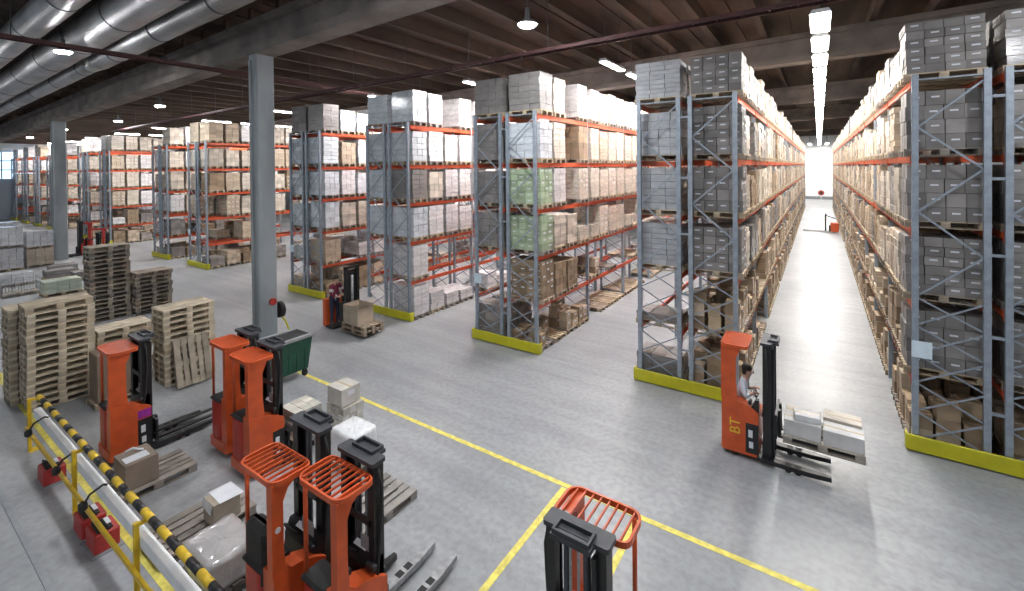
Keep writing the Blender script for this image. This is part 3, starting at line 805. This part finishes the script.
    for s in (-1,1):
        g=MB(); g.prism([(1.14,fork_z+.5),(1.14,fork_z),(1.2+fork_len,fork_z+.01),(1.2+fork_len,fork_z+.02),(1.19,fork_z+.045),(1.18,fork_z+.5)],0,mx+s*.15-.05,mx+s*.15+.05); g.build('fork',M['black'] if legs=='dark' else M['dark'],t)
    lm=M['forksteel'] if legs=='light' else M['black']
    if big_seat:
        g=MB(); g.rbox(-.34,.12,.04,.24,.8,1.5,.06); g.rbox(-.34,-.24,.24,.52,1.0,1.14,.03); g.build('backrest',M['rubber'],t)
    lx=.21 if legs=='light' else .31; le=.22 if legs=='light' else leg_add
    for s in (-1,1):
        x=s*lx
        g=MB(); g.prism([(x-.07,.80),(x+.07,.80),(x+.07,1.66+le),(x+.03,2.0+le),(x-.03,2.0+le),(x-.07,1.66+le)],2,.055,.135); g.box(x-.05,x+.05,1.30+le,1.40+le,.135,.137,1); g.box(x-.05,x+.05,1.45+le,1.55+le,.135,.137,1)
        lg=g.build('support_leg',[lm,M['rubber']],t)
        for yy in (1.35+le,1.5+le):
            g=MB(); g.tube((x-.04,yy,.055),(x+.04,yy,.055),.055,14); g.build('load_wheel',M['rubber'],lg)
    g=MB(); g.tube((-.2,.42,.12),(-.1,.42,.12),.12,18); g.build('drive_wheel',M['rubber'],t)
    g=MB(); g.tube((.25,.25,.07),(.31,.25,.07),.07,16); g.build('caster_wheel',M['rubber'],t)
    if lettering:
        cu=bpy.data.curves.new('lettering','FONT'); cu.body='BT'; cu.size=.26; cu.extrude=.002; cu.materials.append(M['ytext'])
        tmp=bpy.data.objects.new('lettering_tmp',cu); COL.objects.link(tmp); dg=bpy.context.evaluated_depsgraph_get(); dg.update(); me=bpy.data.meshes.new_from_object(tmp.evaluated_get(dg)); bpy.data.objects.remove(tmp)
        o=obj('lettering',me,t)
        o.matrix_local=Matrix(((0,0,1,W+.004),(0,-1,0,.34),(1,0,0,.45),(0,0,0,1)))
    return t
truck('orange reach truck with purple sticker and long black forks, leftmost of the parked trucks',(-11.36,2.66,0),0,dense=True,sticker=True,fork_len=1.5)
truck('orange reach truck parked beside the green container, farther of the close pair',(-9.79,4.0,0),0,dense=True)
truck('orange reach truck with white plates on its side, nearer of the close pair',(-8.72,3.9,0),0,dense=True,fork_len=.52,leg_add=-.5)
bt_=truck('orange reach truck at bottom left with a round badge on its pillar',(-5.24,2.46,0),0,mast_h=2.42,mast_dx=-.03,big_seat=True,mast_back=.24,fork_len=.5)
g=MB(); g.tube((.354,.075,1.62),(.362,.075,1.62),.032,16); g.build('round_badge',M['label'],bt_)
truck('orange reach truck with pale steel legs, at the bottom beside another truck',(-4.41,2.69,0),0,legs='light',fork_len=.12)
truck('orange reach truck facing the camera, black mast first, at the bottom edge',(-1.75,4.30,0),PI,mast_h=2.3,mast_back=.29)
mv=truck('orange forklift driving into the bright aisle carrying a carton load',(-1.52,9.83,0),-PI/2,dense=True,fork_z=.52,fork_len=1.2,lettering=True,mast_back=.18,driver=True)
truck('dark red truck with black mast among the far racks, behind the tall weathered pallet stack',(-41.2,9.6,0),PI,paint='red',mast_h=2.35,group='red trucks far left')
truck('dark red truck half hidden right of the far column',(-36.1,8.6,0),.9,paint='red',mast_h=1.9,group='red trucks far left')
# the load on the moving truck
o=obj('wooden_pallet',PAL[0],None,(.13,9.83,.568)); o.color=(.42,.38,.33,1); o.scale=(1,1.05,1)
tag(o,'wooden pallet carried on the forks of the moving forklift','pallet')
mb_=[(-.3,-.2,.56,.37,.28),(.3,-.2,.58,.37,.26),(-.3,.2,.56,.37,.22),(.3,.2,.56,.37,.3),]
for k,(dx,dy,l,w,h) in enumerate(mb_):
    carton_box('cardboard_box',('long pale box on the moving forklift, near side by the mast','pale box on the moving forklift, near side at the tip','pale box on the moving forklift, far side by the mast','pale box on the moving forklift, far side at the tip')[k],(.13+dx,9.83+dy,.715),(l,w,h),random.choice(((.62,.62,.62),(.55,.55,.56),(.6,.55,.48))),random.uniform(-.05,.05),None)
carton_box('cardboard_box','flat white box lying on top of the boxes on the moving forklift',(-.1,9.66,1.0),(.4,.3,.1),(.75,.75,.76),.1,None)

# ------------------------------------------------------------------ people
def skin_mesh(name, verts, edges, radii, root=0, levels=1):
    me=bpy.data.meshes.new(name); me.from_pydata([tuple(v) for v in verts],edges,[]); me.update()
    o=bpy.data.objects.new(name+'_tmp',me); COL.objects.link(o)
    sk=o.modifiers.new('s','SKIN'); sk.use_smooth_shade=True
    for i,r in enumerate(radii):
        d=me.skin_vertices[0].data[i]; d.radius=(r,r) if not isinstance(r,tuple) else r; d.use_root=(i==root)
    ss=o.modifiers.new('u','SUBSURF'); ss.levels=levels; ss.render_levels=levels
    dg=bpy.context.evaluated_depsgraph_get(); dg.update()
    out=bpy.data.meshes.new_from_object(o.evaluated_get(dg)); out.name=name
    bpy.data.objects.remove(o); bpy.data.meshes.remove(me)
    return out
def person(label,loc,rz,J,top,trouser,skin,hairc,stripe=None):
    """J: joints in local space, facing +x. One continuous skinned body; hair is a child."""
    names=['pelvis','belly','chest','neck','head0','head1','headtop',
           'shL','elL','wrL','haL','shR','elR','wrR','haR','hipL','knL','anL','toL','hipR','knR','anR','toR']
    rad={'pelvis':(.15,.12),'belly':(.145,.115),'chest':(.165,.12),'neck':.058,'head0':.075,'head1':(.092,.088),'headtop':.06}
    for s in 'LR': rad.update({'sh'+s:.07,'el'+s:.048,'wr'+s:.034,'ha'+s:.04,'hip'+s:.095,'kn'+s:.066,'an'+s:.046,'to'+s:.04})
    V=[Vector(J[k]) for k in names]; ix={k:i for i,k in enumerate(names)}
    E=[('pelvis','belly'),('belly','chest'),('chest','neck'),('neck','head0'),('head0','head1'),('head1','headtop')]
    for s in 'LR': E+=[('chest','sh'+s),('sh'+s,'el'+s),('el'+s,'wr'+s),('wr'+s,'ha'+s),('pelvis','hip'+s),('hip'+s,'kn'+s),('kn'+s,'an'+s),('an'+s,'to'+s)]
    R=[rad[k] for k in names]
    # five fingers on each hand
    for s in 'LR':
        h=V[ix['ha'+s]]; w=V[ix['wr'+s]]; d=(h-w).normalized(); side=d.cross(Vector((0,0,1))).normalized() if abs(d.z)<.9 else Vector((0,1,0)); dn=side.cross(d)
        for f,(o_,l) in enumerate(((-.028,.065),(-.010,.078),(.010,.074),(.028,.058))):
            a=len(V); V+=[h+side*o_+d*(.03+l*.45),h+side*o_+d*(.03+l*.8)-abs(1)*dn*(.03 if dn.z>0 else -.03)]; R+=[.0095,.008]
            E+=[('ha'+s,a),(a,a+1)]
        sg=1 if s=='L' else -1
        a=len(V); V+=[h-side*.045*1+d*.005,h-side*.06+d*.04]; R+=[.011,.009]; E+=[('ha'+s,a),(a,a+1)]
    E=[(ix.get(a,a),ix.get(b,b)) for a,b in E]
    me=skin_mesh('body',V,E,R,0,1)
    for m in (top,trouser,skin,M['rubber'],stripe or top): me.materials.append(m)
    seg=[('chest','belly',0,.2),('pelvis','belly',1,.16)]
    bones=[('belly','chest',0),('chest','neck',0),('neck','head0',2),('head0','head1',2),('head1','headtop',2),('pelvis','belly',0)]
    for s in 'LR': bones+=[('chest','sh'+s,0),('sh'+s,'el'+s,0),('el'+s,'wr'+s,0),('wr'+s,'ha'+s,2),('pelvis','hip'+s,1),('hip'+s,'kn'+s,1),('kn'+s,'an'+s,1),('an'+s,'to'+s,3)]
    for p in me.polygons:
        c=p.center; best=None
        for a,b_,m in bones:
            A,B=Vector(J[a]),Vector(J[b_]); u=max(0,min(1,(c-A).dot(B-A)/max(1e-6,(B-A).length_squared))); dd=(A+(B-A)*u-c).length
            if a.startswith('wr') and dd<.09: dd*=.8
            if best is None or dd<best[0]: best=(dd,m,a,u)
        m=best[1]
        if best[2].startswith('wr') is False and m==0 and best[2][:2]=='el' and best[3]>.93: m=2
        if any((c-Vector(J['ha'+s])).length<.13 and (c-Vector(J['wr'+s])).dot(Vector(J['ha'+s])-Vector(J['wr'+s]))>0 for s in 'LR'): m=2
        if stripe and m==0 and best[2] in('belly','pelvis') and .3<best[3]<.5: m=4
        if stripe and m==0 and best[2][:2]=='sh' and .45<best[3]<.65: m=4
        p.material_index=m
    t=thing('person',label,'person',loc,rz)
    obj('body',me,t)
    # face and hair
    hc=Vector(J['head1']); ax=(Vector(J['headtop'])-Vector(J['head0'])).normalized(); fwd=Vector(J['face']).normalized(); lat=ax.cross(fwd).normalized()
    def ell(b,c,rx,ry,rz_,n=10,m=0,clip=None):
        rings=[]
        for i in range(1,n):
            ph=PI*i/n; rings.append([tuple(c+fwd*rx*math.sin(ph)*math.cos(2*PI*j/14)+lat*ry*math.sin(ph)*math.sin(2*PI*j/14)-ax*rz_*math.cos(ph)) for j in range(14)])
        b.loft(rings,m)
    g=MB(); ell(g,hc-fwd*.03+ax*.045,.095,.096,.09); ell(g,hc-fwd*.05-ax*.02,.062,.085,.09); g.build('hair',hairc,t)
    g=MB(); ell(g,hc+fwd*.098-ax*.01,.018,.014,.026,6)
    for s in (-1,1): ell(g,hc+lat*s*.092-ax*.005,.018,.01,.03,6)
    ell(g,hc+fwd*.088-ax*.05,.008,.026,.007,6); g.build('nose_and_ears',skin,t)
    g=MB()
    for s in (-1,1): ell(g,hc+fwd*.09+lat*s*.034+ax*.015,.008,.013,.009,6)
    g.build('eyes',M['black'],t)
    return t
SK=mat('skin',(.55,.33,.24),.55,0,.06,8); HAIR=mat('dark_hair',(.018,.014,.012),.6,0,.2,20)
MAROON=mat('maroon_jacket',(.17,.018,.045),.75,0,.15,10); NAVY=mat('navy_trousers',(.018,.022,.05),.8,0,.15,10); SHIRT=mat('pale_blue_shirt',(.62,.70,.80),.75,0,.06,10)
REFL=mat('pale_stripes',(.55,.5,.55),.5,0,.05,10); GREYT=mat('dark_trousers',(.03,.03,.035),.8,0,.1,10)
# stacker driver: standing, arms forward on the controls
J1=dict(pelvis=(0,0,.95),belly=(.02,0,1.12),chest=(.07,0,1.34),neck=(.11,0,1.5),head0=(.14,0,1.57),head1=(.16,0,1.65),headtop=(.16,0,1.73),face=(1,0,-.15),
 shL=(.08,.19,1.42),elL=(.2,.25,1.16),wrL=(.43,.2,1.1),haL=(.5,.18,1.1),shR=(.08,-.19,1.42),elR=(.2,-.26,1.16),wrR=(.43,-.2,1.12),haR=(.5,-.18,1.12),
 hipL=(0,.1,.9),knL=(.05,.11,.5),anL=(0,.11,.09),toL=(.14,.12,.045),hipR=(0,-.1,.9),knR=(.03,-.11,.5),anR=(-.02,-.11,.09),toR=(.12,-.12,.045))
person('person in maroon jacket and dark trousers standing at an orange pallet stacker',(-14.2,9.68,.1),0,J1,MAROON,NAVY,SK,HAIR,REFL)
# forklift driver: seated in the moving truck
J2=dict(pelvis=(0,0,.80),belly=(.02,0,.97),chest=(.06,0,1.2),neck=(.1,0,1.36),head0=(.13,0,1.43),head1=(.15,0,1.51),headtop=(.15,0,1.59),face=(1,0,-.1),
 shL=(.07,.19,1.28),elL=(.12,.24,1.05),wrL=(.2,.14,1.12),haL=(.26,.13,1.14),shR=(.07,-.19,1.28),elR=(.13,-.24,1.06),wrR=(.21,-.14,1.12),haR=(.27,-.12,1.14),
 hipL=(.03,.1,.78),knL=(.19,.10,.79),anL=(.17,.10,.44),toL=(.24,.10,.40),hipR=(.03,-.1,.78),knR=(.19,-.08,.79),anR=(.17,-.08,.44),toR=(.24,-.08,.40))
person('person in pale blue shirt seated inside the moving orange forklift',(-1.24,9.93,.03),0,J2,SHIRT,GREYT,SK,HAIR)

# ------------------------------------------------------------------ pallet stacker with its driver
t=thing('pallet_stacker','orange pallet stacker with tall black mast, driven by a person in maroon','pallet truck',(-14.62,9.85,0))
g=MB(); g.prism(rounded(0,.22,-.38,.38,.07),2,.08,1.0); g.build('rear_guard',M['orange'],t)
g=MB(); g.rbox(.2,.66,-.38,.38,.05,.1,.01); g.build('step_plate',M['rubber'],t)
g=MB(); g.rbox(.72,1.0,-.20,.38,.08,.95,.03); g.build('motor_cover',M['black'],t)
g=MB(); g.bar((.72,0,.95),(.72,0,1.12),.08,.08); g.tube((.78,-.36,1.14),(.78,.1,1.14),.02,8); g.build('control_handle',M['rubber'],t)
g=MB()
for s in (-.14,.32): g.box(1.0,1.12,s-.05,s+.05,.05,2.2)
g.box(1.0,1.12,-.19,.37,2.14,2.22); g.box(1.02,1.06,-.1,.3,.4,2.1)
g.build('mast',M['black'],t)
g=MB(); g.tube((1.09,.09,.3),(1.09,.09,1.9),.05,10); g.build('lift_cylinder',M['forksteel'],t)
for s in (-.18,.18):
    g=MB(); g.box(1.12,2.25,s-.08,s+.08,.06,.11); g.build('fork',M['black'],t)
for s in (-.3,.3):
    g=MB(); g.tube((.35,s-.03,.06),(.35,s+.03,.06),.06,14); g.build('wheel',M['rubber'],t)
o=obj('wooden_pallet',PAL[1],None,(-12.88,9.85,.112)); o.color=(.34,.27,.2,1); tag(o,'wooden pallet on the forks of the pallet stacker','pallet')
o=obj('wooden_pallet',PAL[2],None,(-12.88,9.85,.258)); o.color=(.42,.34,.25,1); o.scale=(.98,.98,1); tag(o,'second wooden pallet on the stacker forks, just under the carton','pallet')
bx=thing('cardboard_box','large beige carton with open flaps on the pallet stacker','box',(-13.0,9.78,.404))
g=MB(); g.box(-.38,.38,-.32,-.31,0,.62); g.box(-.38,.38,.31,.32,0,.62); g.box(-.38,-.37,-.31,.31,0,.62); g.box(.37,.38,-.31,.31,0,.62); g.box(-.37,.37,-.31,.31,0,.45)
o=g.build('carton',M['carton'],bx); o.color=(.50,.41,.31,1)
g=MB(); g.add([(.38,-.32,.62),(.38,.32,.62),(.58,.32,.70),(.58,-.32,.70)],[(0,1,2,3)]); g.add([(-.1,.32,.62),(.38,.32,.62),(.38,.5,.72),(-.1,.5,.72)],[(0,1,2,3)]); o=g.build('flap',M['carton'],bx); o.color=(.7,.66,.6,1)

# ------------------------------------------------------------------ far end of the aisle
t=thing('pallet_truck','small orange pallet truck with a dark tiller far down the bright aisle','pallet truck',(1.15,46.2,0),PI)
g=MB(); g.rbox(-.28,.28,-.4,.4,.08,.82,.05); g.build('motor_cover',M['orange'],t)
g=MB(); g.box(.28,.4,-.36,.36,.08,.6); g.build('battery_cover',M['black'],t)
g=MB(); g.bar((.62,0,.12),(.62,0,1.45),.12,.1); g.bar((.62,0,1.4),(-.05,0,1.15),.07,.07); g.tube((.6,-.2,1.5),(.6,.2,1.5),.05,8); g.build('tiller',M['rubber'],t)
for s in (-.2,.2):
    g=MB(); g.box(.4,2.2,s-.08,s+.08,.06,.12); g.build('fork',M['forksteel'],t)
t=thing('wall_sign','small round dark red sign standing against the bright far wall','sign',(.35,87.5,0))
g=MB(); g.tube((0,0,1.2),(0,.06,1.2),.42,20); g.build('sign_disc',M['battery'],t)
g=MB(); g.tube((0,-.01,1.2),(0,-.005,1.2),.2,16); g.build('sign_centre',M['black'],t)
g=MB(); g.box(-.05,.05,.06,.12,0,1.2); g.box(-.35,.35,-.1,.3,0,.05); g.build('stand',M['white'],t)

# ------------------------------------------------------------------ barrier with chargers
t=thing('barrier_rail','yellow barrier with a black and yellow striped top rail along the floor line','barrier',(0,0,0))
BY=2.05
for x in (-13.1,-10.0,-7.25,-4.5):
    g=MB(); g.box(x-.028,x+.028,BY-.115,BY-.06,0,1.06); g.box(x-.02,x+.02,BY-.06,BY+.03,1.0,1.05); g.box(x-.1,x+.1,BY-.1,BY+.1,0,.012); g.build('barrier_post',M['yellow2'] if 'yellow2' in M else M.setdefault('yellow2',mat('warm_yellow_paint',(.68,.45,.02),.45,0,.1,5)),t)
g=MB(); g.box(-13.1,-4.0,BY-.155,BY-.115,.46,.52); g.build('lower_rail',M['yellow2'],t)
g=MB(); x=-12.95; k=0
while x<-4.0:
    e=min(x+.28,-4.0); g.tube((x,BY+.03,1.1),(e,BY+.03,1.1),.047,12,k%2); x=e; k+=1
g.build('striped_rail',[M['yellow2'],M['black']],t)
g=MB(); g.rbox(-12.95,-4.0,BY-.055,BY+.05,.72,.88,.008); g.box(-12.95,-4.0,BY-.059,BY-.056,.79,.81); g.build('cable_trunking',M['trunk'],t)
for k,(x,lab) in enumerate(((-12.3,'black charger plug on the white trunking, nearest the pallet stacks'),(-10.35,'black charger plug on the trunking beside the middle post'),(-8.9,'black charger plug on the trunking above the pair of red chargers'))):
    pl=thing('charger_plug',lab,'plug',(x,BY-.23,.68),0,'charger plugs')
    g=MB(); g.rbox(-.07,.05,-.05,.05,-.07,.07,.03); g.build('plug_housing',M['rubber'],pl)
    g=MB(); g.path([(.05,.0,.06),(.12,.05,.2),(.12,.2,.26),(.1,.25,.225)],.016); g.build('plug_cable',M['rubber'],pl)
def charger(x,y,lab,rz=0):
    t=thing('battery_charger',lab,'charger',(x,y,0),rz,'red battery chargers')
    g=MB(); g.rbox(-.21,.21,-.15,.15,.03,.30,.015); g.build('casing',M['battery'],t)
    g=MB(); g.box(-.15,.15,-.1,.08,.30,.32); 
    for k in range(5): g.box(-.13+k*.055,-.10+k*.055,-.07,.03,.32,.345)
    g.build('terminals',M['rubber'],t)
    g=MB(); g.path([(-.16,-.08,.32),(-.1,-.1,.39),(.06,-.08,.42),(.16,.0,.38),(.19,.04,.31)],.011); g.build('cable_loop',M['rubber'],t)
    g=MB(); g.box(-.14,.04,.03,.09,.322,.326); g.build('label_plate',M['label'],t)
    g=MB(); g.box(-.24,.24,-.18,.18,0,.03); g.build('base_tray',M['grey'],t)
charger(-11.5,1.98,'red battery charger standing alone on the floor by the barrier')
charger(-9.36,2.0,'red battery charger of the pair, farther from the camera')
charger(-8.83,2.02,'red battery charger of the pair, nearer the camera')
# shadow band beside the barrier, painted as a grey floor strip
b=MB(); b.box(-18,-4,1.35,1.42,0,.012); struct(b.build('floor_marking_or_shade',mat('shade_band_grey',(.30,.32,.34),.6,0,.1,5)))

# ------------------------------------------------------------------ world and view
w=bpy.data.worlds.new('world'); SC.world=w; w.use_nodes=True
bg=w.node_tree.nodes['Background']; bg.inputs['Color'].default_value=(.78,.88,1,1); bg.inputs['Strength'].default_value=.18
SC.view_settings.view_transform='Standard'; SC.view_settings.look='None'; SC.view_settings.gamma=1; SC.view_settings.use_curve_mapping=False
SC.view_settings.exposure=0.85
SC.cycles.max_bounces=6; SC.cycles.diffuse_bounces=3; SC.cycles.glossy_bounces=2; SC.cycles.use_denoising=True
SC.cycles.sample_clamp_indirect=6
